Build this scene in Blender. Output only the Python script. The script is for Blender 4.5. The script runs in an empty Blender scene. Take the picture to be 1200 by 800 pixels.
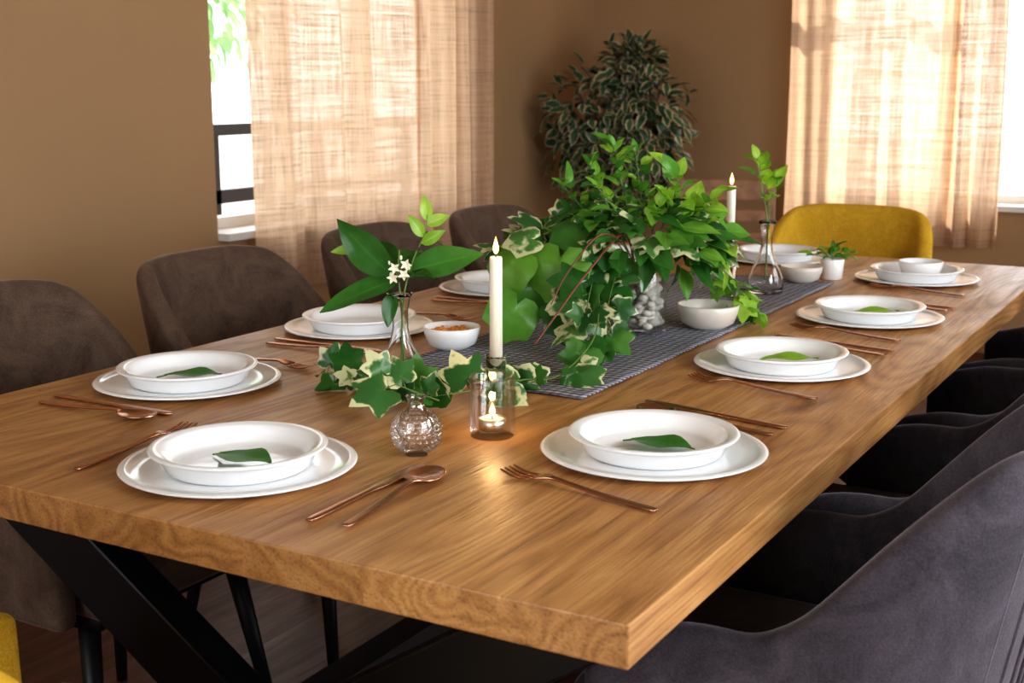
import bpy, math, random
from mathutils import Vector, Matrix
R = random.Random(7)
scene = bpy.context.scene
TZ = 0.75
YAW = math.radians(29.87)

# ------------------------------------------------------------------ builder
class MB:
    def __init__(s):
        s.v=[]; s.f=[]; s.m=[]; s.edge=[]; s.rnd=[]
    def add(s, vs, fs, mat=0, edge=None, rnd=0.5):
        o=len(s.v)
        s.v += [tuple(v) for v in vs]
        s.edge += (edge if edge else [0.0]*len(vs))
        s.rnd += [rnd]*len(vs)
        for f in fs:
            s.f.append([o+i for i in f]); s.m.append(mat)
    def box(s, a, b, mat=0):
        x0,y0,z0=a; x1,y1,z1=b
        s.add([(x0,y0,z0),(x1,y0,z0),(x1,y1,z0),(x0,y1,z0),(x0,y0,z1),(x1,y0,z1),(x1,y1,z1),(x0,y1,z1)],
              [(0,3,2,1),(4,5,6,7),(0,1,5,4),(1,2,6,5),(2,3,7,6),(3,0,4,7)],mat)
    def bar(s, p, q, w, d, side, mat=0):
        p=Vector(p); q=Vector(q); t=(q-p).normalized(); sd=Vector(side).normalized()
        n=t.cross(sd).normalized(); vs=[]
        for c in (p,q):
            for a,b in ((-1,-1),(1,-1),(1,1),(-1,1)):
                vs.append(c+n*(a*w/2)+sd*(b*d/2))
        s.add(vs,[(0,3,2,1),(4,5,6,7),(0,1,5,4),(1,2,6,5),(2,3,7,6),(3,0,4,7)],mat)
    def tube(s, pts, r0, r1=None, seg=6, mat=0, rnd=0.5):
        if r1 is None: r1=r0
        pts=[Vector(p) for p in pts]; n=len(pts); vs=[]; fs=[]
        for i,p in enumerate(pts):
            t=(pts[min(i+1,n-1)]-pts[max(i-1,0)]).normalized()
            up=Vector((0,0,1)) if abs(t.z)<0.9 else Vector((1,0,0))
            a=t.cross(up).normalized(); b=t.cross(a)
            r=r0+(r1-r0)*i/(n-1)
            for k in range(seg):
                an=2*math.pi*k/seg
                vs.append(p+a*(r*math.cos(an))+b*(r*math.sin(an)))
        for i in range(n-1):
            for k in range(seg):
                k2=(k+1)%seg
                fs.append((i*seg+k,i*seg+k2,(i+1)*seg+k2,(i+1)*seg+k))
        fs.append(tuple(range(seg-1,-1,-1))); fs.append(tuple((n-1)*seg+k for k in range(seg)))
        s.add(vs,fs,mat,None,rnd)
    def lathe(s, prof, seg=64, mat=0, c=(0,0,0), rf=None):
        vs=[]; fs=[]; n=len(prof)
        for i,(r,z) in enumerate(prof):
            for k in range(seg):
                a=2*math.pi*k/seg
                rr=max(r,1e-5)
                if rf: rr*=rf(i,a,z)
                vs.append((c[0]+rr*math.cos(a),c[1]+rr*math.sin(a),c[2]+z))
        for i in range(n-1):
            for k in range(seg):
                k2=(k+1)%seg
                fs.append((i*seg+k,i*seg+k2,(i+1)*seg+k2,(i+1)*seg+k))
        s.add(vs,fs,mat)
    def ball(s,c,r,mat=0,seg=12,sc=(1,1,1)):
        prof=[(math.sin(math.pi*i/8),-math.cos(math.pi*i/8)) for i in range(9)]
        vs=[];fs=[]
        for (a,z) in prof:
            for k in range(seg):
                an=2*math.pi*k/seg
                vs.append((c[0]+r*sc[0]*max(a,1e-4)*math.cos(an),c[1]+r*sc[1]*max(a,1e-4)*math.sin(an),c[2]+r*sc[2]*z))
        for i in range(8):
            for k in range(seg):
                k2=(k+1)%seg
                fs.append((i*seg+k,i*seg+k2,(i+1)*seg+k2,(i+1)*seg+k))
        s.add(vs,fs,mat)
    def frame(s,d,n):
        d=Vector(d).normalized(); n=Vector(n)
        sd=d.cross(n)
        if sd.length<1e-3: sd=d.cross(Vector((1,0.3,0)))
        sd.normalize(); n=sd.cross(d).normalized()
        return d,sd,n
    def ovate(s,p,d,n,L,W,mat=0,a=0.8,curl=0.25,fold=0.3,rnd=None):
        p=Vector(p); d,sd,n=s.frame(d,n); N=8; K=(-1,-0.5,0,0.5,1)
        vs=[];ed=[];fs=[]
        for i in range(N+1):
            t=i/N; w=W/2*max(math.sin(math.pi*t**a),0.0)**0.85 if 0<t<1 else 0.0005
            wav=0.04*W*math.sin(t*9+ (rnd or 0)*20)
            for k in K:
                vs.append(p+d*(t*L)+sd*(k*w)+n*(fold*abs(k)*w-curl*t*t*L+wav*k)); ed.append(max(abs(k), (t-0.8)*5 if t>0.8 else 0))
        for i in range(N):
            for k in range(4):
                fs.append((i*5+k,i*5+k+1,(i+1)*5+k+1,(i+1)*5+k))
        s.add(vs,fs,mat,ed,R.random() if rnd is None else rnd)
    HALF=[(0,1.0),(12,.82),(28,.62),(42,.74),(55,.86),(68,.70),(85,.55),(100,.60),(118,.64),(140,.52),(162,.36),(180,.14)]
    BROAD=[(0,1.0),(10,.90),(24,.78),(38,.80),(50,.88),(64,.78),(82,.72),(100,.74),(118,.72),(140,.62),(162,.46),(180,.16)]
    def ivy(s,p,d,n,L,mat=0,curl=0.25,rnd=None,shape=None):
        p=Vector(p); d,sd,n=s.frame(d,n); H=shape or s.HALF
        out=H+[(-a,r) for a,r in reversed(H[1:-1])]
        c=p+d*(0.12*L); vs=[c+n*0.03*L];ed=[0.0];fs=[];m=len(out); ph=R.random()*6
        for ring,sc in ((1,.5),(2,.82),(3,1.0)):
            for a,r in out:
                an=math.radians(a); rr=r*sc*L*0.82
                q=c+d*(rr*math.cos(an))+sd*(rr*math.sin(an))
                q+=n*(-curl*rr*rr/L+0.10*L*sc*math.sin(3*an+ph)*0.6+0.10*abs(rr*math.sin(an)))
                vs.append(q); ed.append((0.4,0.75,1.0)[ring-1])
        for i in range(m):
            j=(i+1)%m
            fs.append((0,1+i,1+j))
            for r in (0,1):
                fs.append((1+r*m+i,1+(r+1)*m+i,1+(r+1)*m+j,1+r*m+j))
        s.add(vs,fs,mat,ed,R.random() if rnd is None else rnd)
    def obj(s,name,mats,parent=None,loc=(0,0,0),rotz=0,smooth=True):
        me=bpy.data.meshes.new(name); me.from_pydata(s.v,[],s.f)
        for m in mats: me.materials.append(m)
        me.polygons.foreach_set('material_index',s.m)
        me.polygons.foreach_set('use_smooth',[smooth]*len(s.f))
        a=me.attributes.new('edge','FLOAT','POINT'); a.data.foreach_set('value',s.edge)
        a=me.attributes.new('rnd','FLOAT','POINT'); a.data.foreach_set('value',s.rnd)
        me.update()
        return place(name,me,parent,loc,rotz)

def place(name,me,parent=None,loc=(0,0,0),rotz=0):
    o=bpy.data.objects.new(name,me); scene.collection.objects.link(o)
    o.location=loc; o.rotation_euler=(0,0,rotz)
    if parent: o.parent=parent
    return o
def empty(name,loc=(0,0,0),rotz=0):
    o=bpy.data.objects.new(name,None); scene.collection.objects.link(o)
    o.empty_display_size=0.1; o.location=loc; o.rotation_euler=(0,0,rotz); return o
def bevel(o,w,seg=2):
    m=o.modifiers.new('bevel','BEVEL'); m.width=w; m.segments=seg; m.limit_method='ANGLE'
def subsurf(o,l=1):
    m=o.modifiers.new('sub','SUBSURF'); m.levels=l; m.render_levels=l
def smoothpath(pts,n=6):
    P=[Vector(p) for p in pts]; P=[P[0]*2-P[1]]+P+[P[-1]*2-P[-2]]; out=[]
    for i in range(1,len(P)-2):
        for k in range(n):
            t=k/n; a,b,c,d=P[i-1],P[i],P[i+1],P[i+2]
            out.append(0.5*((2*b)+(c-a)*t+(2*a-5*b+4*c-d)*t*t+(3*b-a-3*c+d)*t**3))
    out.append(P[-2]); return out
def sst(x): x=max(0,min(1,x)); return x*x*(3-2*x)

# ------------------------------------------------------------------ materials
def newmat(name):
    m=bpy.data.materials.new(name); m.use_nodes=True; nt=m.node_tree
    return m,nt,nt.nodes['Principled BSDF'],nt.nodes['Material Output']
def N(nt,t,**kw):
    n=nt.nodes.new(t)
    for k,v in kw.items(): setattr(n,k,v)
    return n
def ramp(nt,fac,stops):
    r=N(nt,'ShaderNodeValToRGB'); cr=r.color_ramp
    while len(cr.elements)<len(stops): cr.elements.new(0.5)
    for e,(p,c) in zip(cr.elements,stops):
        e.position=p; e.color=(*c,1) if len(c)==3 else c
    nt.links.new(fac,r.inputs[0]); return r.outputs[0]
def mapping(nt,scale,loc=(0,0,0),coord='Object'):
    tc=N(nt,'ShaderNodeTexCoord'); mp=N(nt,'ShaderNodeMapping')
    mp.inputs['Scale'].default_value=scale; mp.inputs['Location'].default_value=loc
    nt.links.new(tc.outputs[coord],mp.inputs[0]); return mp.outputs[0]
def noise(nt,vec,scale=1,detail=4,dist=0,rough=0.5):
    n=N(nt,'ShaderNodeTexNoise'); n.inputs['Scale'].default_value=scale; n.inputs['Detail'].default_value=detail
    n.inputs['Distortion'].default_value=dist; n.inputs['Roughness'].default_value=rough
    nt.links.new(vec,n.inputs['Vector']); return n.outputs['Fac']
def math_(nt,op,a,b=None):
    n=N(nt,'ShaderNodeMath',operation=op)
    for i,x in enumerate((a,b)):
        if x is None: continue
        if isinstance(x,(int,float)): n.inputs[i].default_value=x
        else: nt.links.new(x,n.inputs[i])
    return n.outputs[0]
def mixc(nt,fac,a,b,mode='MIX'):
    n=N(nt,'ShaderNodeMix',data_type='RGBA',blend_type=mode)
    for idx,x in ((0,fac),(6,a),(7,b)):
        if isinstance(x,(int,float)): n.inputs[idx].default_value=x
        elif isinstance(x,tuple): n.inputs[idx].default_value=(*x,1)
        else: nt.links.new(x,n.inputs[idx])
    return n.outputs[2]
def bump(nt,h,bs,strength=0.2,dist=0.01):
    b=N(nt,'ShaderNodeBump'); b.inputs['Strength'].default_value=strength; b.inputs['Distance'].default_value=dist
    nt.links.new(h,b.inputs['Height']); nt.links.new(b.outputs[0],bs.inputs['Normal'])
def simple(name,col,rough=0.5,metal=0,var=0.08,scale=20,**kw):
    m,nt,bs,o=newmat(name)
    f=noise(nt,mapping(nt,(1,1,1)),scale,4)
    d=tuple(c*(1-var) for c in col); l=tuple(min(1,c*(1+var)) for c in col)
    nt.links.new(ramp(nt,f,[(0.3,d),(0.7,l)]),bs.inputs['Base Color'])
    bs.inputs['Roughness'].default_value=rough; bs.inputs['Metallic'].default_value=metal
    for k,v in kw.items(): bs.inputs[k.replace('_',' ')].default_value=v
    return m

def wood(name,pw,stops,rough=0.35,axis='Y',bstr=0.15,tint=0.25,wv=0.2,gd=26,gl=1.8):
    m,nt,bs,o=newmat(name)
    tc=N(nt,'ShaderNodeTexCoord'); sp=N(nt,'ShaderNodeSeparateXYZ'); nt.links.new(tc.outputs['Object'],sp.inputs[0])
    ax,al=(sp.outputs[0],sp.outputs[1]) if axis=='Y' else (sp.outputs[1],sp.outputs[0])
    idn=math_(nt,'FLOOR',math_(nt,'DIVIDE',ax,pw))
    def vec(sa,sl,off):
        c=N(nt,'ShaderNodeCombineXYZ')
        nt.links.new(math_(nt,'MULTIPLY',ax,sa),c.inputs[0])
        nt.links.new(math_(nt,'ADD',math_(nt,'MULTIPLY',al,sl),math_(nt,'MULTIPLY',idn,off)),c.inputs[1])
        nt.links.new(math_(nt,'MULTIPLY',sp.outputs[2],sa),c.inputs[2]); return c.outputs[0]
    # cathedral figure: contour rings of a stretched noise field
    fig=noise(nt,vec(5.0,0.75,5.37),1,2,0.3)
    ring=math_(nt,'FRACT',math_(nt,'MULTIPLY',fig,18))
    ring=math_(nt,'ABSOLUTE',math_(nt,'SUBTRACT',ring,0.5))
    ring=math_(nt,'MULTIPLY',ring,2.0)
    n1=noise(nt,vec(gd,gl,7.3),1,8,1.0,0.65); n2=noise(nt,vec(260,6,3.1),1,3); n3=noise(nt,vec(3,1.2,2.1),1,3)
    f=math_(nt,'ADD',math_(nt,'ADD',math_(nt,'MULTIPLY',ring,wv),math_(nt,'MULTIPLY',n1,0.8-wv)),math_(nt,'MULTIPLY',n3,0.2))
    col=ramp(nt,f,stops)
    pore=ramp(nt,n2,[(0.33,(0.52,0.45,0.38)),(0.48,(1,1,1))])
    col=mixc(nt,0.6,col,pore,'MULTIPLY')
    wn=N(nt,'ShaderNodeTexWhiteNoise',noise_dimensions='1D'); nt.links.new(idn,wn.inputs['W'])
    t=ramp(nt,wn.outputs['Value'],[(0,(1-tint,)*3),(1,(1,1,1))])
    col=mixc(nt,1.0,col,t,'MULTIPLY')
    vo=N(nt,'ShaderNodeTexVoronoi'); nt.links.new(vec(5.0,2.6,2.2),vo.inputs['Vector']); vo.inputs['Scale'].default_value=1
    kn=ramp(nt,vo.outputs['Distance'],[(0.03,(0.26,0.14,0.08)),(0.075,(0.70,0.60,0.50)),(0.14,(1,1,1))])
    col=mixc(nt,0.8,col,kn,'MULTIPLY')
    nt.links.new(col,bs.inputs['Base Color'])
    rr=ramp(nt,n1,[(0.3,(rough+0.12,)*3),(0.7,(rough-0.05,)*3)]); nt.links.new(rr,bs.inputs['Roughness'])
    bump(nt,math_(nt,'ADD',n2,n1),bs,bstr,0.002)
    return m
M_TABLE=wood('oak_table',0.16,[(0.28,(0.29,0.13,0.045)),(0.40,(0.43,0.21,0.074)),(0.56,(0.55,0.285,0.105)),(0.76,(0.65,0.37,0.15))],0.33,bstr=0.55,tint=0.15,wv=0.24,gd=15,gl=2.4)
M_FLOOR=wood('floor_wood',0.12,[(0.2,(0.04,0.012,0.006)),(0.5,(0.10,0.032,0.016)),(0.8,(0.17,0.06,0.03))],0.4)
M_DKWOOD=simple('walnut_wood',(0.30,0.16,0.08),0.45,var=0.3)
M_BLACK=simple('black_metal',(0.012,0.012,0.014),0.45,0.4)
M_PORC=simple('white_porcelain',(0.88,0.885,0.89),0.10,var=0.008)
M_CUP=simple('cream_stoneware',(0.66,0.60,0.54),0.3,var=0.05)
M_COPPER=simple('rose_gold_steel',(0.58,0.31,0.20),0.22,1.0,var=0.04)
M_WAX=simple('candle_wax',(0.88,0.84,0.74),0.4,var=0.02,Subsurface_Weight=0.3)
M_WICK=simple('wick',(0.02,0.015,0.01),0.9)
M_TIN=simple('tealight_tin',(0.8,0.8,0.8),0.3,1.0)
M_WHITE=simple('white_paint',(0.78,0.76,0.72),0.5,var=0.03)
M_PEBBLE=simple('white_pebbles',(0.72,0.69,0.62),0.5,var=0.15,scale=8)
M_TERRA=simple('clay_pot',(0.16,0.09,0.06),0.7,var=0.15)
M_SOIL=simple('soil',(0.03,0.02,0.012),0.95)
M_SALSA=simple('orange_dip',(0.75,0.26,0.05),0.45,var=0.5,scale=90)
M_RAIL=simple('dark_railing_metal',(0.05,0.05,0.06),0.5,0.3)
M_STEM=simple('green_stem',(0.12,0.22,0.05),0.5,var=0.2)
M_REDSTEM=simple('red_vine_stem',(0.18,0.05,0.03),0.5,var=0.2)
M_BARK=simple('bark',(0.12,0.08,0.05),0.8,var=0.3)
M_PETAL=simple('white_petals',(0.85,0.80,0.62),0.5,var=0.04)
M_GROUND=simple('courtyard_paving',(0.45,0.43,0.4),0.8,var=0.1,scale=3)
def velvet(name,dark,light,sheen):
    m,nt,bs,o=newmat(name)
    f=noise(nt,mapping(nt,(1,1,1)),9,8,0.8,0.65); f2=noise(nt,mapping(nt,(1,1,1)),350,3)
    c=ramp(nt,f,[(0.35,dark),(0.65,light)])
    c=mixc(nt,0.6,c,ramp(nt,f2,[(0.3,(0.65,0.65,0.65)),(0.7,(1.35,1.35,1.35))]),'MULTIPLY')
    nt.links.new(c,bs.inputs['Base Color'])
    bs.inputs['Roughness'].default_value=0.9; bs.inputs['Specular IOR Level'].default_value=0.2
    bs.inputs['Sheen Weight'].default_value=sheen; bs.inputs['Sheen Roughness'].default_value=0.35
    bs.inputs['Sheen Tint'].default_value=(*[min(1,c*3+0.2) for c in light],1)
    bump(nt,f2,bs,0.35,0.002); return m
M_VELVET=velvet('brown_velvet',(0.070,0.044,0.031),(0.145,0.096,0.068),0.5)
M_VELVET_COOLLIGHT=velvet('brown_velvet_cool_light',(0.052,0.045,0.056),(0.112,0.097,0.116),0.8)  # same brown velvet, with the cool dim light painted into its colour
M_MUSTARD=velvet('mustard_velvet',(0.52,0.30,0.02),(0.66,0.40,0.04),0.2)
def wallmat(name,col):
    m,nt,bs,o=newmat(name)
    f=noise(nt,mapping(nt,(1,1,1)),1.2,3); f2=noise(nt,mapping(nt,(1,1,1)),160,4)
    nt.links.new(ramp(nt,f,[(0.3,tuple(c*0.93 for c in col)),(0.7,col)]),bs.inputs['Base Color'])
    bs.inputs['Roughness'].default_value=0.85; bump(nt,f2,bs,0.25,0.003); return m
M_WALL=wallmat('ochre_plaster',(0.42,0.262,0.135))
M_CEIL=wallmat('ceiling_plaster',(0.40,0.31,0.2))
def glass(name,tint=(1,1,1),rough=0.0,thin=False,trans=1.0,g0=0.03,g1=0.45):
    m,nt,bs,o=newmat(name)
    if thin:
        nt.nodes.remove(bs)
        tr=N(nt,'ShaderNodeBsdfTransparent'); tr.inputs[0].default_value=(*[c*0.985 for c in tint],1)
        gl=N(nt,'ShaderNodeBsdfGlossy'); gl.inputs['Roughness'].default_value=0.03
        fr=N(nt,'ShaderNodeLayerWeight'); fr.inputs[0].default_value=0.3
        f=ramp(nt,fr.outputs['Fresnel'],[(0.0,(g0,)*3),(1,(g1,)*3)])
        mx=N(nt,'ShaderNodeMixShader'); nt.links.new(f,mx.inputs[0]); nt.links.new(tr.outputs[0],mx.inputs[1]); nt.links.new(gl.outputs[0],mx.inputs[2])
        nt.links.new(mx.outputs[0],o.inputs[0]); return m
    bs.inputs['Base Color'].default_value=(*tint,1); bs.inputs['Transmission Weight'].default_value=trans
    bs.inputs['Roughness'].default_value=rough; bs.inputs['IOR'].default_value=1.46; return m
M_GLASS=glass('clear_glass'); M_THIN=glass('thin_glass',thin=True)
M_HOB=glass('hobnail_glass',thin=True,g0=0.08,g1=0.9)
def flame():
    m,nt,bs,o=newmat('flame'); nt.nodes.remove(bs); e=N(nt,'ShaderNodeEmission')
    sp=N(nt,'ShaderNodeSeparateXYZ'); nt.links.new(mapping(nt,(1,1,1),coord='Generated'),sp.inputs[0])
    nt.links.new(ramp(nt,sp.outputs[2],[(0,(0.35,0.2,0.3)),(0.25,(1,0.5,0.12)),(0.55,(1,0.72,0.3)),(1,(1,0.45,0.08))]),e.inputs[0])
    e.inputs[1].default_value=5; nt.links.new(e.outputs[0],o.inputs[0]); return m
M_FLAME=flame()
def leafmat(name,c0,c1,cream=None,th=0.62,trans=0.3,rough=0.35,k=1.1,ns=55,ew=1.0,spec=0.5):
    m,nt,bs,o=newmat(name)
    a=N(nt,'ShaderNodeAttribute',attribute_name='rnd'); e=N(nt,'ShaderNodeAttribute',attribute_name='edge')
    col=ramp(nt,a.outputs['Fac'],[(0,c0),(1,c1)])
    vein=ramp(nt,e.outputs['Fac'],[(0.0,(1.35,1.35,1.2)),(0.12,(1,1,1))]); col=mixc(nt,1,col,vein,'MULTIPLY')
    nz=noise(nt,mapping(nt,(1,1,1)),ns,3)
    if cream:
        f=math_(nt,'ADD',math_(nt,'ADD',math_(nt,'MULTIPLY',e.outputs['Fac'],ew),math_(nt,'MULTIPLY',a.outputs['Fac'],0.25)),math_(nt,'MULTIPLY',math_(nt,'SUBTRACT',nz,0.5),k))
        fr=ramp(nt,f,[(th,(0,0,0)),(th+0.15,(1,1,1))]); col=mixc(nt,fr,col,cream)
    else:
        col=mixc(nt,0.4,col,ramp(nt,nz,[(0.3,(0.75,0.75,0.7)),(0.7,(1.2,1.2,1.1))]),'MULTIPLY')
    nt.links.new(col,bs.inputs['Base Color']); bs.inputs['Roughness'].default_value=rough
    bs.inputs['Specular IOR Level'].default_value=spec
    t=N(nt,'ShaderNodeBsdfTranslucent'); nt.links.new(col,t.inputs[0])
    mx=N(nt,'ShaderNodeMixShader'); mx.inputs[0].default_value=trans
    nt.links.new(bs.outputs[0],mx.inputs[1]); nt.links.new(t.outputs[0],mx.inputs[2]); nt.links.new(mx.outputs[0],o.inputs[0]); return m
L_DARK=leafmat('leaf_dark_glossy',(0.02,0.10,0.015),(0.05,0.18,0.03),rough=0.22,trans=0.2)
L_PLATE=leafmat('leaf_citrus',(0.03,0.15,0.025),(0.06,0.23,0.04),rough=0.4,trans=0.12,spec=0.2)
L_MID=leafmat('leaf_mid_green',(0.03,0.13,0.022),(0.10,0.28,0.05),rough=0.3)
L_LIME=leafmat('leaf_lime',(0.26,0.52,0.04),(0.42,0.68,0.09),trans=0.45)
L_BRIGHT=leafmat('leaf_bright',(0.11,0.33,0.04),(0.26,0.52,0.07),trans=0.42)
L_VAR=leafmat('leaf_variegated_ivy',(0.025,0.12,0.03),(0.10,0.26,0.06),cream=(0.70,0.72,0.42),th=0.56,k=2.0,ns=32,ew=0.62)
L_FIC=leafmat('leaf_variegated_ficus',(0.020,0.06,0.028),(0.045,0.12,0.045),cream=(0.62,0.50,0.34),th=0.80,trans=0.12,k=0.6)
L_TREE=leafmat('leaf_garden_tree',(0.22,0.40,0.16),(0.40,0.58,0.30),trans=0.4)
def linen(name,col,trans=0.58,open_=0.09):
    m,nt,bs,o=newmat(name); nt.nodes.remove(bs)
    h=noise(nt,mapping(nt,(5,5,330)),1,3); v=noise(nt,mapping(nt,(330,330,6)),1,3)
    big=noise(nt,mapping(nt,(1.5,1.5,40)),1,2); bv=noise(nt,mapping(nt,(30,30,1)),1,2)
    f=math_(nt,'ADD',math_(nt,'ADD',math_(nt,'MULTIPLY',h,0.42),math_(nt,'MULTIPLY',v,0.42)),math_(nt,'ADD',math_(nt,'MULTIPLY',big,0.08),math_(nt,'MULTIPLY',bv,0.08)))
    c=ramp(nt,f,[(0.38,tuple(x*0.60 for x in col)),(0.5,col),(0.62,tuple(min(1,x*1.25) for x in col))])
    d=N(nt,'ShaderNodeBsdfDiffuse'); t=N(nt,'ShaderNodeBsdfTranslucent'); nt.links.new(c,d.inputs[0]); nt.links.new(c,t.inputs[0])
    mx=N(nt,'ShaderNodeMixShader'); mx.inputs[0].default_value=trans; nt.links.new(d.outputs[0],mx.inputs[1]); nt.links.new(t.outputs[0],mx.inputs[2])
    tp=N(nt,'ShaderNodeBsdfTransparent'); fr=ramp(nt,f,[(0.47,(0.01,)*3),(0.64,(open_*2.2,)*3)])
    m2=N(nt,'ShaderNodeMixShader'); nt.links.new(fr,m2.inputs[0]); nt.links.new(mx.outputs[0],m2.inputs[1]); nt.links.new(tp.outputs[0],m2.inputs[2])
    nt.links.new(m2.outputs[0],o.inputs[0]); return m
M_LINEN=linen('linen_curtain',(0.71,0.505,0.345))
def runnermat():
    m,nt,bs,o=newmat('ribbed_runner')
    w=N(nt,'ShaderNodeTexWave',wave_type='BANDS',bands_direction='Y'); nt.links.new(mapping(nt,(1,1,1)),w.inputs[0]); w.inputs['Scale'].default_value=22; w.inputs['Distortion'].default_value=0.8; w.inputs['Detail'].default_value=2
    w2=N(nt,'ShaderNodeTexWave',wave_type='BANDS',bands_direction='X'); nt.links.new(mapping(nt,(1,1,1)),w2.inputs[0]); w2.inputs['Scale'].default_value=20; w2.inputs['Distortion'].default_value=0.6
    nz=noise(nt,mapping(nt,(120,260,1)),1,3)
    c=ramp(nt,w.outputs['Fac'],[(0.1,(0.085,0.088,0.11)),(0.6,(0.22,0.225,0.27)),(0.95,(0.40,0.40,0.45))])
    c=mixc(nt,0.6,c,ramp(nt,w2.outputs['Fac'],[(0.15,(0.35,0.35,0.38)),(0.5,(1,1,1)),(1,(1.2,1.2,1.2))]),'MULTIPLY')
    c=mixc(nt,0.7,c,ramp(nt,nz,[(0.35,(0.6,0.6,0.6)),(0.65,(1.45,1.45,1.45))]),'MULTIPLY')
    nt.links.new(c,bs.inputs['Base Color']); bs.inputs['Roughness'].default_value=0.9; bump(nt,w.outputs['Fac'],bs,0.6,0.003); return m
M_RUN=runnermat()

# ------------------------------------------------------------------ room
LX,BY,RX,FY,H=-2.0,4.0,2.6,-3.6,2.6
WL0,WL1=1.125,2.62
def wall(name,horizontal,c0,c1,a0,a1,openings):
    b=MB()
    def bx(p,q,z0,z1):
        if q-p<1e-4 or z1-z0<1e-4: return
        if horizontal: b.box((p,c0,z0),(q,c1,z1))
        else: b.box((c0,p,z0),(c1,q,z1))
    cur=a0
    for (p,q,z0,z1) in openings:
        bx(cur,p,0,H); bx(p,q,0,z0); bx(p,q,z1,H); cur=q
    bx(cur,a1,0,H)
    return b.obj(name,[M_WALL],smooth=False)
wall('wall_left',False,LX-0.16,LX,FY-0.16,BY+0.16,[(WL0,WL1,0.72,2.25)])
wall('wall_back',True,BY,BY+0.16,LX,RX,[(-0.80,1.5,0.68,2.25)])
wall('wall_right',False,RX,RX+0.16,FY-0.16,BY+0.16,[(-1.9,-0.3,0.75,2.2),(0.3,2.1,0.03,2.2)])
wall('wall_front',True,FY-0.16,FY,LX,RX,[(-1.4,1.4,0.8,2.2)])
b=MB(); b.box((LX-0.16,FY-0.16,-0.1),(RX+0.16,BY+0.16,0)); b.obj('floor',[M_FLOOR],smooth=False)
b=MB(); b.box((LX-0.16,FY-0.16,H),(RX+0.16,BY+0.16,H+0.1)); b.obj('ceiling',[M_CEIL],smooth=False)
b=MB(); b.box((-30,-30,-0.4),(30,30,-0.11)); b.obj('ground',[M_GROUND],smooth=False)
b=MB(); b.box((LX,FY,0),(LX+0.015,BY,0.09)); b.obj('baseboard_left',[M_DKWOOD],smooth=False)
b=MB(); b.box((LX+0.015,BY-0.015,0),(RX,BY,0.09)); b.obj('baseboard_back',[M_DKWOOD],smooth=False)
def window(name,horizontal,c,a0,a1,z0,z1,nv,mat=M_WHITE):
    b=MB(); w=0.045
    def bx(p,q,u,v,c0=c-0.03,c1=c+0.03):
        if horizontal: b.box((p,c0,u),(q,c1,v))
        else: b.box((c0,p,u),(c1,q,v))
    bx(a0,a1,z0,z0+w); bx(a0,a1,z1-w,z1); bx(a0,a0+w,z0+w,z1-w); bx(a1-w,a1,z0+w,z1-w)
    for i in range(1,nv):
        m=a0+(a1-a0)*i/nv; bx(m-0.03,m+0.03,z0+w,z1-w)
    bx(a0+w,a1-w,z0+(z1-z0)*0.68,z0+(z1-z0)*0.68+0.03)
    return b.obj(name,[mat],smooth=False)
window('window_1',False,LX-0.12,WL0,WL1,0.72,2.25,3)
window('window_2',True,BY+0.12,-0.80,1.5,0.68,2.25,4)
window('window_3',False,RX+0.12,-1.9,-0.3,0.75,2.2,2)
window('added_window',True,FY-0.12,-1.4,1.4,0.8,2.2,3)  # unseen window behind the camera, added to let light in
window('glass_door',False,RX+0.12,0.3,2.1,0.03,2.2,2)  # frame of the unseen glass door in the right wall
b=MB(); b.box((LX-0.15,WL0,0.70),(LX+0.05,WL1,0.725)); o=b.obj('trim_1',[M_WHITE],smooth=False)
b=MB(); b.box((-0.80,BY-0.05,0.66),(1.5,BY+0.15,0.685)); b.obj('trim_2',[M_WHITE],smooth=False)

def curtain(name,p0,p1,z0,z1,folds,amp,ph=0.0,lean=0.0):
    p0=Vector(p0); p1=Vector(p1); d=(p1-p0); L=d.length; d.normalize(); n=Vector((-d.y,d.x))
    NX=int(folds*26); NZ=14; b=MB(); vs=[]; fs=[]
    for j in range(NZ+1):
        tz=j/NZ; z=z0+(z1-z0)*tz
        for i in range(NX+1):
            t=i/NX; w=t*folds*2*math.pi+ph
            off=amp*(math.sin(w+0.8*math.sin(w*0.37+1))+0.35*math.sin(2.3*w+1.3+tz))*(0.75+0.35*(1-tz))
            sh=0.012*math.sin(w*0.5+3*tz)-lean*tz*(1-t)
            q=p0+d*(t*L+sh)+n*off
            vs.append((q.x,q.y,z+0.004*math.sin(w*0.7)))
    for j in range(NZ):
        for i in range(NX):
            fs.append((j*(NX+1)+i,j*(NX+1)+i+1,(j+1)*(NX+1)+i+1,(j+1)*(NX+1)+i))
    b.add(vs,fs); return b.obj(name,[M_LINEN])
curtain('curtain',(LX+0.10,1.23),(LX+0.10,2.20),0.50,2.41,4,0.022,0.5,0.05)
curtain('curtain',(LX+0.11,2.18),(LX+0.11,2.80),0.50,2.41,4,0.024,2.0)
curtain('curtain',(-0.92,BY-0.11),(-0.14,BY-0.11),0.50,2.41,4,0.018,1.0)
curtain('curtain',(-0.17,BY-0.13),(0.07,BY-0.13),0.50,2.41,2.5,0.024,0.0)
curtain('curtain',(0.42,BY-0.11),(1.55,BY-0.11),0.50,2.41,8,0.022,0.6)
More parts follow.
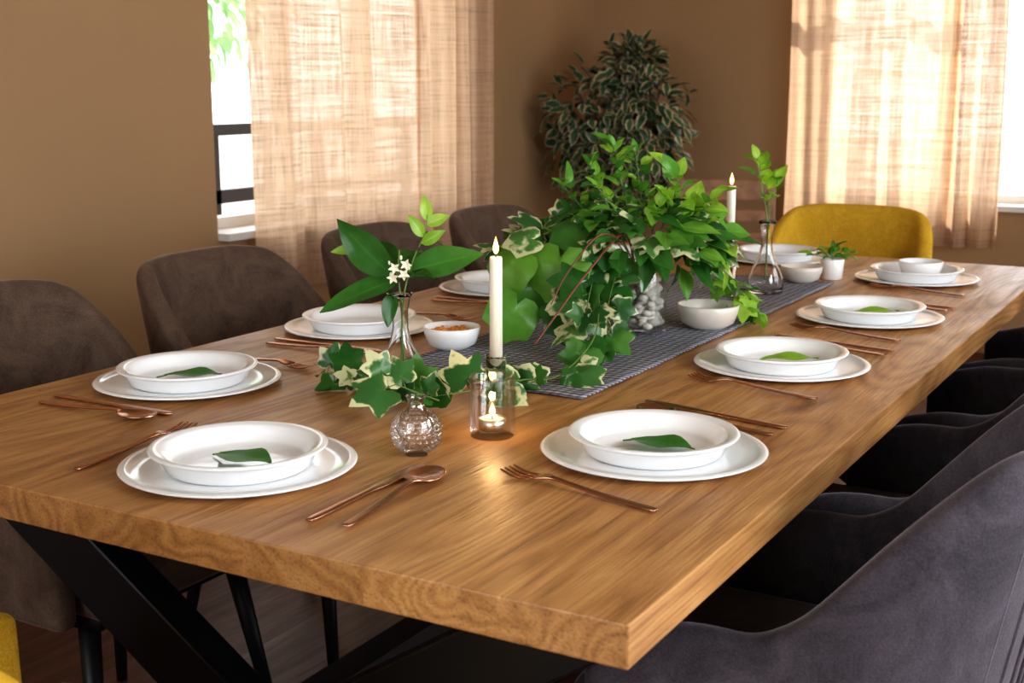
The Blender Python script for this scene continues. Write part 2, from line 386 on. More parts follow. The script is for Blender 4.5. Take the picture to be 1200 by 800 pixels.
for nm,p,q in (('curtain_rod',(LX+0.1,1.0,2.46),(LX+0.1,3.1,2.46)),('curtain_rod',(-1.0,BY-0.12,2.46),(1.7,BY-0.12,2.46))):
    b=MB(); b.tube([p,q],0.012,seg=12); b.ball(p,0.025); b.ball(q,0.025)
    for s in (p,q):
        if abs(p[0]-q[0])<1e-3: b.box((LX,s[1]+(0.05 if s is p else -0.07),2.45),(LX+0.1,s[1]+(0.07 if s is p else -0.05),2.47))
        else: b.box((s[0]+(0.05 if s is p else -0.07),BY-0.12,2.45),(s[0]+(0.07 if s is p else -0.05),BY,2.47))
    b.obj(nm,[M_BLACK])
b=MB(); X0=-2.95
b.box((X0-0.03,0.2,1.0),(X0+0.03,4.4,1.05)); b.box((X0-0.02,0.2,0.70),(X0+0.02,4.4,0.76)); b.box((X0-0.02,0.2,0.1),(X0+0.02,4.4,0.14))
for i in range(12):
    y=0.25+i*0.375; b.box((X0-0.02,y,-0.11),(X0+0.02,y+0.04,1.0))
b.obj('balcony_railing',[M_RAIL],smooth=False)

# ------------------------------------------------------------------ table
HX=0.62; Y0,Y1=-1.2,1.45; CY=(Y0+Y1)/2
T=empty('dining_table',(0,CY,0))
b=MB(); b.box((-HX,Y0-CY,TZ-0.045),(HX,Y1-CY,TZ)); o=b.obj('table_top',[M_TABLE],T,smooth=False); bevel(o,0.002,2)
for k,yy in (('leg_frame_1',-0.97-CY),('leg_frame_2',1.2-CY)):
    b=MB()
    b.bar((-0.54,yy,0.69),(0.47,yy,0.035),0.10,0.055,(0,1,0)); b.bar((0.54,yy+0.001,0.69),(-0.47,yy+0.001,0.035),0.10,0.054,(0,1,0))
    b.box((-0.56,yy-0.04,0.685),(0.56,yy+0.04,0.705)); b.box((-0.56,yy-0.035,0.0),(-0.38,yy+0.035,0.03)); b.box((0.38,yy-0.035,0.0),(0.56,yy+0.035,0.03))
    o=b.obj(k,[M_BLACK],T,smooth=False); bevel(o,0.004)
b=MB(); b.bar((0,-0.97-CY,0.36),(0,1.2-CY,0.36),0.09,0.05,(1,0,0)); b.obj('stretcher',[M_BLACK],T,smooth=False)
b=MB(); nx,ny=24,60; vs=[];fs=[]
for j in range(ny+1):
    for i in range(nx+1):
        vs.append((-0.2+0.4*i/nx,-0.46+1.36*j/ny,0.0015+0.0008*math.sin(j*1.9)+0.0006*math.sin(i*1.3+j*.4)))
for j in range(ny):
    for i in range(nx): fs.append((j*(nx+1)+i,j*(nx+1)+i+1,(j+1)*(nx+1)+i+1,(j+1)*(nx+1)+i))
b.add(vs,fs); o=b.obj('table_runner',[M_RUN],None,(0,0,TZ+0.0005)); m=o.modifiers.new('s','SOLIDIFY'); m.thickness=0.002; m.offset=1

# ------------------------------------------------------------------ chairs
def chair_meshes():
    plan=[]; a=0.24; bb=0.235; n=3.2; yc=-0.05; ya=0.17
    for i in range(7): plan.append((-a,ya+(yc-ya)*i/7))
    for i in range(0,45):
        ph=math.pi*i/44; c=math.cos(ph); s_=math.sin(ph)
        plan.append((-a*math.copysign(abs(c)**(2/n),c), yc-bb*abs(s_)**(2/n)))
    for i in range(6,-1,-1): plan.append((a,ya+(yc-ya)*i/7))
    b=MB(); J=9; vs=[];fs=[]
    for (x,y) in plan:
        back=sst((yc-0.00-y)/0.20)
        front=sst((y-0.02)/0.15)
        zt=0.60+0.26*back-0.03*front
        zt-=0.035*back*(abs(x)/a)**4
        for j in range(J+1):
            u=j/J; z=0.37+(zt-0.37)*u
            k=max(0,(z-0.45)/0.41)
            vs.append((x*(1+0.04*k),y-0.075*k**1.1*back,z))
    for i in range(len(plan)-1):
        for j in range(J): fs.append((i*(J+1)+j,(i+1)*(J+1)+j,(i+1)*(J+1)+j+1,i*(J+1)+j+1))
    b.add(vs,fs); return b
def seatmb():
    b=MB(); b.box((-0.21,-0.22,0.37),(0.21,0.22,0.475)); return b
def legsmb():
    b=MB()
    for sx in (-1,1):
        for sy in (-1,1):
            b.tube([(sx*0.17,sy*0.15-0.02,0.385),(sx*0.22,sy*0.21-0.02,0.0)],0.02,0.011,10)
    b.box((-0.19,-0.19,0.35),(0.19,0.17,0.375)); return b
SH,SE,LG=chair_meshes(),seatmb(),legsmb()
def rib_mb():
    b=MB()
    for i in range(-6,7):
        x=i*0.03; yb=-0.05-0.235*(max(0,1-(abs(x)/0.24)**3.2))**(1/3.2)
        pts=[]
        for j in range(8):
            z=0.42+j*0.055; k=max(0,(z-0.45)/0.41); pts.append((x*(1+.04*k),yb-0.075*k**1.1-0.0235,z))
        b.tube(pts,0.0035,seg=6)
    return b
RB=rib_mb()
meshcache={}
def chair(loc,rotz,mat):
    E=empty('dining_chair',loc,rotz)
    if mat.name not in meshcache:
        s=SH.obj('back_shell',[mat],E); q=SE.obj('seat',[mat],E); l=LG.obj('legs',[M_BLACK],E); r=RB.obj('stitched_channels',[mat],E)
        meshcache[mat.name]=(s.data,q.data,l.data,r.data)
    else:
        d=meshcache[mat.name]; s=place('back_shell',d[0],E); q=place('seat',d[1],E); l=place('legs',d[2],E); r=place('stitched_channels',d[3],E)
    m=s.modifiers.new('sol','SOLIDIFY'); m.thickness=0.045; m.offset=0; subsurf(s,2)
    bevel(q,0.035,4)
for x,y in ((-0.67,-0.64),(-0.67,-0.015),(-0.66,0.61),(-0.66,1.22)):
    chair((x,y,0),-math.pi/2,M_VELVET)
for x,y in ((0.57,-0.60),(0.60,0.0),(0.62,0.60),(0.64,1.2)):
    chair((x,y,0),math.pi/2,M_VELVET_COOLLIGHT)
chair((-0.02,-1.345,0),0,M_MUSTARD)
chair((0.0,1.51,0),math.pi,M_MUSTARD)
E=empty('wooden_chair',(-0.86,2.95,0),math.radians(20)); b=MB()
for sx in (-1,1):
    b.bar((sx*0.2,0.2,0),(sx*0.2,0.27,0.82),0.035,0.035,(1,0,0)); b.bar((sx*0.2,-0.2,0),(sx*0.2,-0.2,0.44),0.035,0.035,(1,0,0))
for z,hh in ((0.56,0.05),(0.66,0.05),(0.77,0.09)):
    b.bar((-0.2,0.2+0.07*z/0.82,z),(0.2,0.2+0.07*z/0.82,z),hh,0.02,(0,1,0))
b.box((-0.23,-0.23,0.44),(0.23,0.22,0.47))
for y in (-0.2,0.21): b.box((-0.2,y-0.01,0.38),(0.2,y+0.01,0.44))
o=b.obj('frame',[M_DKWOOD],E,smooth=False); bevel(o,0.004)

# ------------------------------------------------------------------ tableware
CHP=[(0,0.003),(0.085,0.003),(0.095,0.0045),(0.118,0.007),(0.136,0.0085),(0.139,0.0105),(0.145,0.0115),(0.149,0.011),(0.151,0.0095),(0.148,0.008),(0.134,0.0045),(0.11,0.001),(0.09,0),(0,0)]
DPP=[(0,0.005),(0.076,0.005),(0.083,0.0065),(0.087,0.010),(0.0925,0.020),(0.096,0.0265),(0.100,0.0285),(0.108,0.030),(0.112,0.030),(0.1135,0.0285),(0.112,0.0265),(0.105,0.0245),(0.101,0.021),(0.093,0.004),(0.088,0.0005),(0.084,0),(0,0)]
b=MB(); b.lathe(CHP,96); o=b.obj('charger_plate',[M_PORC]); me_ch=o.data; bpy.data.objects.remove(o)
b=MB(); b.lathe(DPP,96); o=b.obj('deep_plate',[M_PORC]); me_dp=o.data; bpy.data.objects.remove(o)
BWP=[(0,0.006),(0.03,0.007),(0.048,0.016),(0.056,0.034),(0.059,0.048),(0.061,0.0495),(0.063,0.048),(0.061,0.034),(0.053,0.012),(0.038,0.003),(0.034,0),(0,0)]
def plate(x,y,leaf=None,lang=0,bowl=False):
    place('charger_plate',me_ch,None,(x,y,TZ))
    place('deep_plate',me_dp,None,(x,y,TZ+0.0032))
    if leaf:
        b=MB(); b.ovate((-0.045,0,0.006),(1,0,0.10),(0,0,1),0.10,0.060,0,0.8,0.06,0.14,rnd=0.6)
        b.tube([(-0.058,0,0.002),(-0.04,0,0.0065)],0.0012,seg=5,mat=0)
        b.obj('leaf',[leaf],None,(x+0.01,y-0.005,TZ+0.0088),lang)
    if bowl:
        b=MB(); b.lathe([(r*0.85,z*0.85) for r,z in BWP],48); b.obj('small_bowl',[M_PORC],None,(x+0.01,y,TZ+0.0085))
plate(-0.02,-1.002,L_PLATE,math.radians(-8)); plate(0.414,-0.677,L_PLATE,math.radians(-10)); plate(-0.415,-0.68,L_PLATE,math.radians(22))
plate(-0.455,-0.155); plate(0.39,-0.075,L_LIME,math.radians(25)); plate(0.40,0.465,L_LIME,math.radians(35))
plate(0.36,1.06,None,0,True); plate(-0.46,0.42); plate(-0.45,1.0); plate(-0.06,1.25)

def strip(b,sect):
    K=(-1,-0.66,-0.33,0,0.33,0.66,1); vs=[];fs=[]
    for x,w,z,c in sect:
        for k in K: vs.append((x,w*k,z+c*k*k))
    for i in range(len(sect)-1):
        for k in range(6): fs.append((i*7+k,(i+1)*7+k,(i+1)*7+k+1,i*7+k+1))
    b.add(vs,fs)
def ut_mesh(kind):
    b=MB()
    hand=[(0,0.003,0.003,0),(0.002,0.0052,0.003,0),(0.03,0.0052,0.003,0),(0.08,0.0042,0.004,0),(0.12,0.0032,0.007,0),(0.145,0.003,0.009,0)]
    if kind=='spoon':
        s=hand+[(0.155,0.005,0.0085,0.0008)]
        for i in range(1,13):
            t=i/12; w=0.0215*math.sqrt(max(0,1-(2*t**0.9-1)**2))+0.0006; s.append((0.155+0.062*t, max(w,0.004 if t<0.9 else 0.001), 0.008-0.006*math.sin(math.pi*t**0.9), 0.0055*math.sin(math.pi*t)))
        strip(b,s)
    elif kind=='knife':
        strip(b,[(0,0.003,0.003,-0.0006),(0.002,0.0052,0.003,-0.0008),(0.05,0.0052,0.003,-0.0008),(0.11,0.004,0.003,-0.0008),(0.125,0.0045,0.003,-0.0006),(0.14,0.008,0.003,-0.0006),(0.19,0.009,0.003,-0.0006),(0.215,0.008,0.003,-0.0006),(0.228,0.004,0.003,0),(0.232,0.0008,0.003,0)])
    else:
        strip(b,hand+[(0.152,0.005,0.009,0.0005),(0.16,0.0105,0.0075,0.001),(0.175,0.0125,0.0045,0.001)])
        for k in range(4):
            y=-0.0107+k*0.00713; vs=[];fs=[]
            prof=[(0.173,0.0048),(0.185,0.003),(0.2,0.0035),(0.212,0.006),(0.22,0.0085)]
            for i,(x,z) in enumerate(prof):
                w=0.0018 if i<4 else 0.0006
                vs+= [(x,y-w,z),(x,y+w,z)]
            for i in range(4): fs.append((2*i,2*i+2,2*i+3,2*i+1))
            b.add(vs,fs)
    o=b.obj(kind,[M_COPPER]); me=o.data; bpy.data.objects.remove(o); return me
UM={'fork':ut_mesh('fork'),'knife':ut_mesh('knife'),'spoon':ut_mesh('spoon')}
UN={'fork':'dinner_fork','knife':'table_knife','spoon':'table_spoon'}
def ut(kind,hx,hy,tx,ty,s=1.06):
    o=place(UN[kind],UM[kind],None,(hx,hy,TZ+0.0005),math.atan2(ty-hy,tx-hx)); o.scale=(s,s*1.1,s)
    m=o.modifiers.new('sol','SOLIDIFY'); m.thickness=0.003; m.offset=0; subsurf(o,1); return o
ut('fork',-0.19,-1.118,-0.215,-0.87); ut('knife',0.19,-1.125,0.182,-0.90); ut('spoon',0.238,-1.12,0.208,-0.87)
def right_set(y,fork=True,ks=True):
    if fork: ut('fork',0.516,y-0.222,0.28,y-0.172)
    if ks: ut('spoon',0.525,y+0.16,0.29,y+0.205); ut('knife',0.53,y+0.205,0.30,y+0.25)
right_set(-0.677); right_set(-0.06); right_set(0.47); right_set(1.08,True,False)
def left_set(y,ks=True):
    ut('knife',-0.53,y-0.180,-0.30,y-0.176)
    if ks: ut('spoon',-0.515,y-0.222,-0.29,y-0.212)
    ut('fork',-0.53,y+0.175,-0.30,y+0.172)
for y in (-0.674,-0.145,0.42,1.0): left_set(y)

def bowl(x,y,mat,s=1,dip=False,name='ceramic_bowl',z=0.0):
    E=empty(name,(x,y,TZ+z)); b=MB(); b.lathe([(r*s,q*s) for r,q in BWP],56); b.obj('bowl_body',[mat],E)
    if dip:
        b=MB(); b.lathe([(0,0.038),(0.02,0.04),(0.04,0.037),(0.0545,0.034)],40)
        for i in range(30):
            an=R.random()*6.28; rr=0.045*math.sqrt(R.random()); b.ball((rr*math.cos(an),rr*math.sin(an),0.038),0.005+0.004*R.random(),seg=6)
        o=b.obj('dip',[M_SALSA],E); o.scale=(s,s,s)
bowl(0.150,0.190,M_CUP,0.98,z=0.004); bowl(-0.185,-0.235,M_PORC,0.84,True,z=0.004)
bowl(0.126,0.87,M_CUP,0.82,z=0.004)

def lathe_obj(name,prof,mat,parent,loc=(0,0,0),seg=64,rf=None):
    b=MB(); b.lathe(prof,seg,0,(0,0,0),rf); return b.obj(name,[mat],parent,loc)
def flame_mesh(E,z,h=0.028,name='flame'):
    pr=[(0.0001,0),(0.0022,0.002),(0.0036,0.006),(0.0034,0.010),(0.0022,0.015),(0.0009,0.020),(0.0001,0.023)]
    lathe_obj(name,[(r*1.3,q*h/0.023) for r,q in pr],M_FLAME,E,(0,0,z),16)
    b=MB(); b.tube([(0,0,z-0.006),(0,0,z+0.003)],0.0008,seg=6); b.obj('wick',[M_WICK],E)
    l=bpy.data.lights.new('flame_light','POINT'); l.energy=0.22; l.color=(1,0.6,0.25); l.shadow_soft_size=0.006
    lo=bpy.data.objects.new('flame_light',l); scene.collection.objects.link(lo); lo.parent=E; lo.location=(0,0,z+0.036)
def taper(x,y,zb,zt,z=0):
    E=empty('taper_candle',(x,y,TZ+z))
    lathe_obj('glass_holder',[(0,0),(0.028,0),(0.03,0.004),(0.024,0.010),(0.014,0.018),(0.012,0.03),(0.015,0.04),(0.0165,zb+0.014),(0.0175,zb+0.016),(0.0155,zb+0.016),(0.0125,zb+0.012),(0.011,zb-0.002),(0,zb-0.003)],M_GLASS,E,seg=40)
    lathe_obj('candle',[(0,zb),(0.0102,zb),(0.0098,zt-0.004),(0.0088,zt),(0.006,zt-0.0015),(0,zt-0.003)],M_WAX,E,seg=32)
    flame_mesh(E,zt+0.003)
taper(0.081,-0.525,0.055,0.225); taper(0.045,0.585,0.07,0.25,0.004)
E=empty('tealight_holder',(0.181,-0.705,TZ))
lathe_obj('tumbler',[(0,0),(0.030,0),(0.032,0.003),(0.0325,0.084),(0.0318,0.086),(0.0305,0.084),(0.0300,0.012),(0.027,0.009),(0,0.009)],M_THIN,E)
lathe_obj('tealight_tin',[(0,0.0095),(0.019,0.0095),(0.0193,0.026),(0.0188,0.026),(0.0186,0.022)],M_TIN,E,seg=40)
lathe_obj('tealight_wax',[(0.0186,0.0225),(0.012,0.0235),(0,0.0235)],M_WAX,E,seg=40)
flame_mesh(E,0.028,0.020)
E=empty('hobnail_glass_vase',(0.141,-0.835,TZ)); pr=[(0,0),(0.016,0.0)]
for i in range(0,61):
    ph=-1.15+ (1.15+1.12)*i/60; pr.append((0.0325*math.cos(ph),0.032+0.0335*math.sin(ph)))
pr+= [(0.0115,0.066),(0.0105,0.072),(0.0125,0.078),(0.0145,0.080),(0.012,0.080),(0.0085,0.074),(0.008,0.066),(0.02,0.055),(0.027,0.035),(0.02,0.012),(0,0.006)]
def hob(i,a,z):
    if 3<i<61:
        row=int((i-3)/6); u=((i-3)/6)%1; k=(a/(2*math.pi)*22+(0.5 if row%2 else 0))%1
        return 1+0.085*max(0,1-((u-.5)**2+(k-.5)**2)/0.22)
    return 1
lathe_obj('vase_body',pr,M_HOB,E,seg=176,rf=hob)
def carafe(E,s=1.0):
    pr=[(0,0),(0.034,0),(0.039,0.004),(0.041,0.018),(0.038,0.038),(0.028,0.062),(0.017,0.085),(0.0125,0.108),(0.0125,0.135),(0.017,0.156),(0.021,0.162),(0.0195,0.1625),(0.0155,0.156),(0.011,0.135),(0.011,0.108),(0.0155,0.085),(0.0265,0.062),(0.036,0.038),(0.039,0.018),(0.036,0.008),(0,0.006)]
    lathe_obj('vase_body',[(r*s,z*s) for r,z in pr],M_GLASS,E)

def twig(b,pts,r,kind,leafmat_i,L,W,n,stem_i,spread=0.7,up=0.3,start=0.2,droop=0.3,jit=0.3,n0=None):
    P=smoothpath(pts,8); b.tube(P,r,r*0.5,5,stem_i)
    for i in range(n):
        t=start+(1-start)*(i+0.5)/n; idx=min(int(t*(len(P)-1)),len(P)-2); p=P[idx].lerp(P[idx+1],t*(len(P)-1)-idx)
        tan=(P[idx+1]-P[idx]).normalized(); side=tan.cross(Vector((0,0,1)))
        if side.length<0.15: side=Vector((1,0,0))
        side.normalize(); an=R.random()*math.pi*2
        other=tan.cross(side); rad=side*math.cos(an)+other*math.sin(an)
        if i%2: rad=side*(1 if i%4==1 else -1)+rad*0.5
        d=(tan*(1-spread)+rad*spread+Vector((R.uniform(-jit,jit),R.uniform(-jit,jit),R.uniform(-jit,jit)+up))).normalized()
        nn=Vector((R.uniform(-.5,.5),R.uniform(-.8,.2),1)) if n0 is None else Vector(n0)+Vector((R.uniform(-.6,.6),R.uniform(-.6,.6),R.uniform(-.6,.6)))
        l=L*R.uniform(0.5,1.3); pe=p+d*(0.3*l); b.tube([p,pe],0.0007,seg=4,mat=stem_i)
        mi=leafmat_i if isinstance(leafmat_i,int) else R.choice(leafmat_i)
        if kind=='ivy': b.ivy(pe,d,nn,l,mi,droop)
        else: b.ovate(pe,d,nn,l,W*l/L,mi,0.75,droop,0.25)
    b.ovate(P[-1],(P[-1]-P[-2]),(0,-0.5,1),L*0.8,W*0.8 if W else L*0.5,leafmat_i if isinstance(leafmat_i,int) else leafmat_i[0])
MATS=[M_STEM,L_DARK,L_MID,L_LIME,L_BRIGHT,L_VAR,M_REDSTEM,M_PETAL]

E=empty('bud_vase_with_greenery',(-0.07,-0.565,TZ),YAW); carafe(E)
b=MB()
b.tube(smoothpath([(0,0,0.03),(0.003,0,0.12),(-0.002,0,0.19),(0,0,0.23)]),0.0022,0.0015,6,0)
b.tube(smoothpath([(0.006,0,0.03),(0.004,0,0.14),(0.02,0,0.21),(0.04,0.0,0.255),(0.045,0,0.285)]),0.0018,0.001,6,0)
def bl(p,q,W,m,n=(0,-0.8,0.6),curl=0.15,a=0.8):
    p=Vector(p);q=Vector(q); b.ovate(p,q-p,n,(q-p).length,W,m,a,curl,0.2)
bl((-0.01,-0.01,0.19),(-0.095,-0.03,0.275),0.058,1,(-.5,-1,0.2)); bl((0,0,0.185),(-0.12,-0.05,0.150),0.050,1,(0,-0.6,1),0.1)
bl((0.01,0,0.195),(0.13,0,0.232),0.052,1,(0.0,-0.9,0.6)); bl((0.0,0,0.21),(-0.075,0.06,0.24),0.045,1,(-.2,-0.6,0.7))
bl((0.0,0,0.19),(0.055,-0.06,0.205),0.04,1,(0.1,-0.4,1)); bl((-0.01,-0.01,0.165),(-0.02,-0.03,0.115),0.028,1,(-.3,-1,0.2)); bl((0.01,0,0.2),(0.03,0.07,0.23),0.05,1)
for p,q in (((0.045,0,0.275),(0.04,0,0.315)),((0.043,0,0.27),(0.078,-0.01,0.285)),((0.038,0,0.25),(0.018,-0.01,0.285)),((0.035,0,0.24),(0.07,-.02,0.262)),((-0.05,0,0.235),(-0.105,-0.01,0.23)),((-0.06,0,0.24),(-0.085,0,0.272))):
    bl(p,q,0.020,3,(0.2,-1,0.4))
for c in ((-0.005,-0.03,0.206),(0.010,-0.035,0.197),(-0.008,-0.025,0.190),(0.012,-0.02,0.210)):
    for k in range(5):
        a=k*1.2566+c[0]*99; b.ovate(c,(math.cos(a),-0.9,math.sin(a)),(0,-1,0.2),0.010,0.0055,7,0.9,0.3,0.2)
    b.tube([c,(0,0,0.18)],0.0006,seg=4,mat=0)
for k in range(5):
    a=k*1.3; q=(0.016*math.cos(a),-0.02,0.205+0.016*math.sin(a)); b.ball(q,0.0022,7,6,(1,1,1.8)); b.tube([q,(0,0,0.185)],0.0005,seg=4,mat=0)
b.obj('greenery',MATS,E)
E=empty('bud_vase_with_sprig',(0.105,0.665,TZ+0.004),YAW); carafe(E,1.03); b=MB()
twig(b,[(0,0,0.03),(0,0,0.16),(-0.015,0,0.24),(-0.03,0,0.31)],0.002,'o',[3,3,4],0.042,0.028,14,0,0.65,0.2,0.45)
twig(b,[(0,0,0.10),(0.005,0,0.2),(0.02,0,0.26)],0.0015,'o',[3,4],0.038,0.025,6,0,0.65,0.2,0.6)
b.obj('greenery',MATS,E)
E=empty('cup_with_sprig',(0.17,0.98,TZ),YAW)
lathe_obj('cup',[(0,0.004),(0.024,0.005),(0.027,0.05),(0.029,0.052),(0.030,0.05),(0.027,0.002),(0.024,0),(0,0)],M_PORC,E,seg=40); b=MB()
for k in range(5): twig(b,[(0,0,0.02),(0,0,0.05),(0.025*(k-2),0.01*k-0.02,0.075-0.006*abs(k-2))],0.0012,'o',[2,4],0.028,0.015,6,0,0.6,0.2,0.5)
b.obj('greenery',MATS,E)

# ------------------------------------------------------------------ centrepiece
E=empty('centerpiece_vase',(0.06,0.08,TZ+0.004),YAW)
lathe_obj('glass_cylinder',[(0,0),(0.042,0),(0.044,0.004),(0.0445,0.135),(0.0435,0.137),(0.042,0.135),(0.0415,0.010),(0.038,0.007),(0,0.007)],M_THIN,E)
b=MB()
for i in range(110):
    an=R.random()*6.28; rr=0.031*math.sqrt(R.random()); z=0.016+0.09*R.random()
    b.ball((rr*math.cos(an),rr*math.sin(an),z),0.010*R.uniform(.8,1.1),seg=8,sc=(1.15,0.9,0.75))
b.obj('pebbles',[M_PEBBLE],E)
b=MB()
T0=(0,0,0.09)
for pts,n,L in (([T0,(-0.02,0,0.18),(-0.045,0,0.28),(-0.065,-0.01,0.36)],34,0.028),([T0,(-0.03,0,0.18),(-0.08,0,0.26),(-0.11,0,0.325)],28,0.028),([T0,(-0.05,0.01,0.17),(-0.11,0.01,0.23),(-0.16,0.0,0.285)],24,0.030),
    ([T0,(0.0,0.02,0.2),(-0.01,0.03,0.28),(-0.02,0.03,0.35)],28,0.028),([T0,(-0.03,-0.02,0.18),(-0.06,-0.05,0.24),(-0.10,-0.06,0.29)],20,0.030)):
    twig(b,pts,0.0018,'o',[4,4,4,3,2],L*1.15,L*0.62,n,0,0.62,0.25,0.35)
for pts,n in (([T0,(0.02,0,0.18),(0.045,-0.01,0.24),(0.06,-0.01,0.305)],15),([T0,(0.03,0,0.18),(0.08,0,0.22),(0.12,-0.01,0.26)],15),([T0,(0.03,-0.02,0.17),(0.07,-0.05,0.21),(0.10,-0.07,0.21)],12),([T0,(0.01,-0.03,0.2),(0.02,-0.04,0.25)],8),([T0,(0.04,-0.03,0.17),(0.10,-0.05,0.18),(0.14,-0.05,0.17)],10)):
    twig(b,pts,0.0018,'o',[3,3,4],0.048,0.032,n,0,0.6,0.2,0.45)
for i in range(200):
    u=Vector((R.gauss(0,1),R.gauss(0,1),R.gauss(0,1))).normalized()
    p=Vector((u.x*0.17-0.02,u.y*0.13,0.185+u.z*0.065))
    d=(Vector((u.x,u.y,u.z*0.4-0.2))+Vector((R.uniform(-.5,.5),R.uniform(-.5,.5),R.uniform(-.4,.4)))).normalized()
    nn=u+Vector((R.uniform(-.3,.3),-0.3,0.6)); m=R.choice([1,2,2,5,5,1,4])
    if p.z<0.15 and abs(p.x)<0.06: continue
    if m==5 or R.random()<0.4: b.ivy(p,d,nn,R.uniform(0.03,0.068),m,0.3)
    else: b.ovate(p,d,nn,R.uniform(0.04,0.085),R.uniform(0.024,0.042),m,0.75,0.25,0.25)
twig(b,[T0,(-0.06,-0.02,0.19),(-0.16,-0.04,0.20),(-0.27,-0.05,0.17)],0.0016,'ivy',[5,5,2],0.058,0,16,0,0.6,0.1,0.3)
twig(b,[T0,(-0.06,0.02,0.2),(-0.14,0.02,0.21),(-0.21,0.02,0.215)],0.0016,'ivy',[5,2],0.045,0,10,0,0.6,0.15,0.3)
RV=[(-0.02,-0.04,0.12),(-0.05,-0.10,0.205),(-0.12,-0.19,0.15),(-0.18,-0.27,0.085),(-0.22,-0.32,0.04)]
b.tube(smoothpath(RV,8),0.0028,0.0016,6,6)
b.tube(smoothpath([(-0.05,-0.10,0.19),(-0.10,-0.16,0.21),(-0.16,-0.22,0.15),(-0.19,-0.26,0.10)],8),0.002,0.001,6,6)
for p,d,nn,L,m in (((-0.17,-0.14,0.165),(-0.25,-.3,-1),(-.3,-1,.1),0.095,4),((-0.25,-0.13,0.165),(-0.8,-.1,-1),(-.5,-1,.5),0.080,4),((-0.25,-0.18,0.085),(-.5,-.4,-1),(-.1,-1,-.2),0.080,4),((-0.13,-0.09,0.215),(-.9,-.3,-.3),(0,-.7,1),0.07,2),((-0.17,-0.17,0.075),(.2,-.5,-.8),(.4,-1,.5),0.065,2),((-0.22,-0.12,0.20),(-.9,-.1,-.1),(-.2,-.6,.8),0.06,5),((-0.21,-0.12,0.12),(-.1,-.2,-1),(.3,-1,.2),0.085,2)):
    b.ivy(p,d,nn,L*1.05,m,0.4,None,MB.BROAD)
twig(b,[(-0.03,-0.04,0.16),(-0.06,-0.13,0.15),(-0.085,-0.2,0.09),(-0.09,-0.25,0.03)],0.0014,'ivy',[5,5,2],0.058,0,13,0,0.6,0,0.25,0.3,0.3,(0,-1,0.6))
twig(b,[(-0.02,-0.04,0.15),(-0.09,-0.1,0.15),(-0.12,-0.19,0.10),(-0.13,-0.26,0.04)],0.0014,'ivy',[5,5,1],0.058,0,11,0,0.6,0,0.25,0.3,0.3,(0,-1,0.6))
twig(b,[T0,(0.08,0.05,0.18),(0.15,0.07,0.13),(0.2,0.06,0.07),(0.235,0.05,0.03)],0.0016,'ivy',[4,3,4,2],0.038,0,20,0,0.6,0.1,0.3)
twig(b,[T0,(0.08,0.09,0.16),(0.14,0.10,0.10),(0.19,0.10,0.04),(0.23,0.10,0.02)],0.0016,'ivy',[4,2,3],0.04,0,16,0,0.6,0.1,0.3)
b.obj('greenery',MATS,E)
b=MB()
twig(b,[(0.04,-0.08,0.12),(0.12,-0.26,0.06),(0.125,-0.40,0.02),(0.11,-0.50,0.03),(0.06,-0.60,0.025),(0.0,-0.66,0.02)],0.0016,'ivy',[5,5,5,2,1],0.055,0,18,0,0.7,0.2,0.2,0.25,0.45,(0.4,-0.9,0.6))
twig(b,[(0.03,-0.60,0.02),(-0.08,-0.63,0.03),(-0.16,-0.60,0.03),(-0.215,-0.575,0.02)],0.0014,'ivy',[2,1,5],0.042,0,9,0,0.7,0.15,0.1,0.25,0.4,(0.4,-0.9,0.7))
twig(b,[(0.05,-0.64,0.02),(0.03,-0.69,0.045),(-0.01,-0.70,0.06)],0.0014,'ivy',[5,5],0.055,0,5,0,0.65,0.15,0.1,0.25,0.4,(0.5,-1,0.5))
for i,z in enumerate(list(b.v)):
    if z[2]<0.0012: b.v[i]=(z[0],z[1],0.0012)
b.obj('ivy_garland',MATS,None,(0,0,TZ))

# ------------------------------------------------------------------ potted ficus
E=empty('potted_ficus',(-1.57,3.42,0))
lathe_obj('pot',[(0,0),(0.12,0),(0.13,0.01),(0.165,0.26),(0.175,0.27),(0.175,0.30),(0.16,0.30),(0.155,0.26),(0,0.255)],M_TERRA,E)
lathe_obj('soil',[(0.158,0.27),(0.08,0.277),(0,0.28)],M_SOIL,E,seg=40)
b=MB()
for k in range(7):
    a=k*0.9; pts=[(0.02*math.cos(a),0.02*math.sin(a),0.27),(0.04*math.cos(a),0.04*math.sin(a),0.6),(0.14*math.cos(a),0.14*math.sin(a),0.9),(0.2*math.cos(a*1.3),0.2*math.sin(a*1.3),1.2)]
    b.tube(smoothpath(pts,6),0.012,0.004,6,0)
blobs=[(0,0,0.98,.26),(-0.15,-.05,1.12,.19),(0.15,0,1.12,.19),(0.02,0,1.26,.15),(0.2,-.05,0.95,.15),(-0.18,0,0.9,.17),(0,-.1,0.78,.2),(0.1,0,1.32,.1)]
for i in range(1300):
    c=R.choice(blobs); u=Vector((R.gauss(0,1),R.gauss(0,1),R.gauss(0,1))).normalized(); rr=c[3]*R.uniform(.55,1.1)
    p=Vector(c[:3])+u*rr; d=Vector((u.x,u.y,u.z-0.35))+Vector((R.uniform(-.7,.7),R.uniform(-.7,.7),R.uniform(-.6,.6)))
    b.ovate(p,d,u+Vector((0,-.2,.5)),R.uniform(.055,.09),R.uniform(.032,.050),1,0.8,.25,.2)
b.obj('foliage',[M_BARK,L_FIC],E)

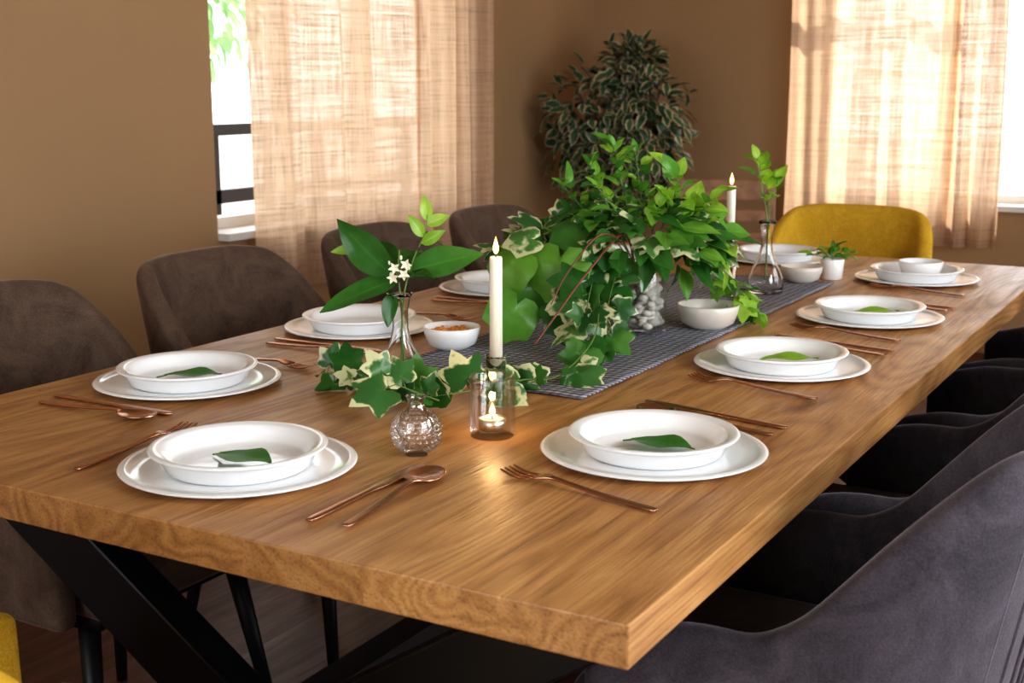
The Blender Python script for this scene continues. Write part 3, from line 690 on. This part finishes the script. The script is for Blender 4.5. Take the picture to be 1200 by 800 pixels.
E=empty('garden_tree',(-8.9,7.9,-0.11)); b=MB()
b.tube([(0,0,0),(0.1,0,1.2),(0,0.1,2.0)],0.12,0.06,10,0)
for i in range(900):
    u=Vector((R.gauss(0,1),R.gauss(0,1),R.gauss(0,1))).normalized(); p=Vector((0,0,2.5))+Vector((u.x*1.6,u.y*1.6,u.z*1.1))*R.uniform(.3,1)
    b.ovate(p,u+Vector((0,0,-.4)),u+Vector((0,0,.7)),R.uniform(.16,.3),.12,1,.8,.2,.2)
b.obj('foliage',[M_BARK,L_TREE],E)

# ------------------------------------------------------------------ light
w=bpy.data.worlds.new('sky'); scene.world=w; w.use_nodes=True
bg=w.node_tree.nodes['Background']; bg.inputs[0].default_value=(0.92,0.96,1.0,1); bg.inputs[1].default_value=3.3
def area(name,loc,rot,sx,sy,e,col):
    l=bpy.data.lights.new(name,'AREA'); l.shape='RECTANGLE'; l.size=sx; l.size_y=sy; l.energy=e; l.color=col
    o=bpy.data.objects.new(name,l); scene.collection.objects.link(o); o.location=loc; o.rotation_euler=rot
area('daylight_right_window',(2.9,-1.1,1.65),(0,math.radians(90),0),1.1,1.5,66,(0.90,0.95,1.0))
area('daylight_door',(2.9,1.2,1.2),(0,math.radians(90),0),2.0,1.8,32,(0.90,0.95,1.0))
area('fill_lamp_front',(0,-3.9,1.5),(math.radians(90),0,0),2.6,1.3,24,(0.92,0.96,1.0))  # added fill lamp outside the unseen opening behind the camera
s=bpy.data.lights.new('sun','SUN'); s.energy=7; s.angle=0.015; s.color=(1,0.92,0.80)
so=bpy.data.objects.new('sun',s); scene.collection.objects.link(so); so.rotation_euler=Vector((-1,-0.75,-1.05)).to_track_quat('-Z','Y').to_euler()

# ------------------------------------------------------------------ camera
c=bpy.data.cameras.new('camera'); co=bpy.data.objects.new('camera',c); scene.collection.objects.link(co)
co.location=(1.08,-2.215,1.237); co.rotation_euler=(math.radians(90-11.35),0,YAW)
c.sensor_width=36; c.lens=45.57; c.clip_start=0.02
c.dof.use_dof=True; c.dof.focus_distance=2.0; c.dof.aperture_fstop=8
scene.camera=co
scene.view_settings.view_transform='Standard'
try: scene.view_settings.look='Medium High Contrast'
except Exception: pass
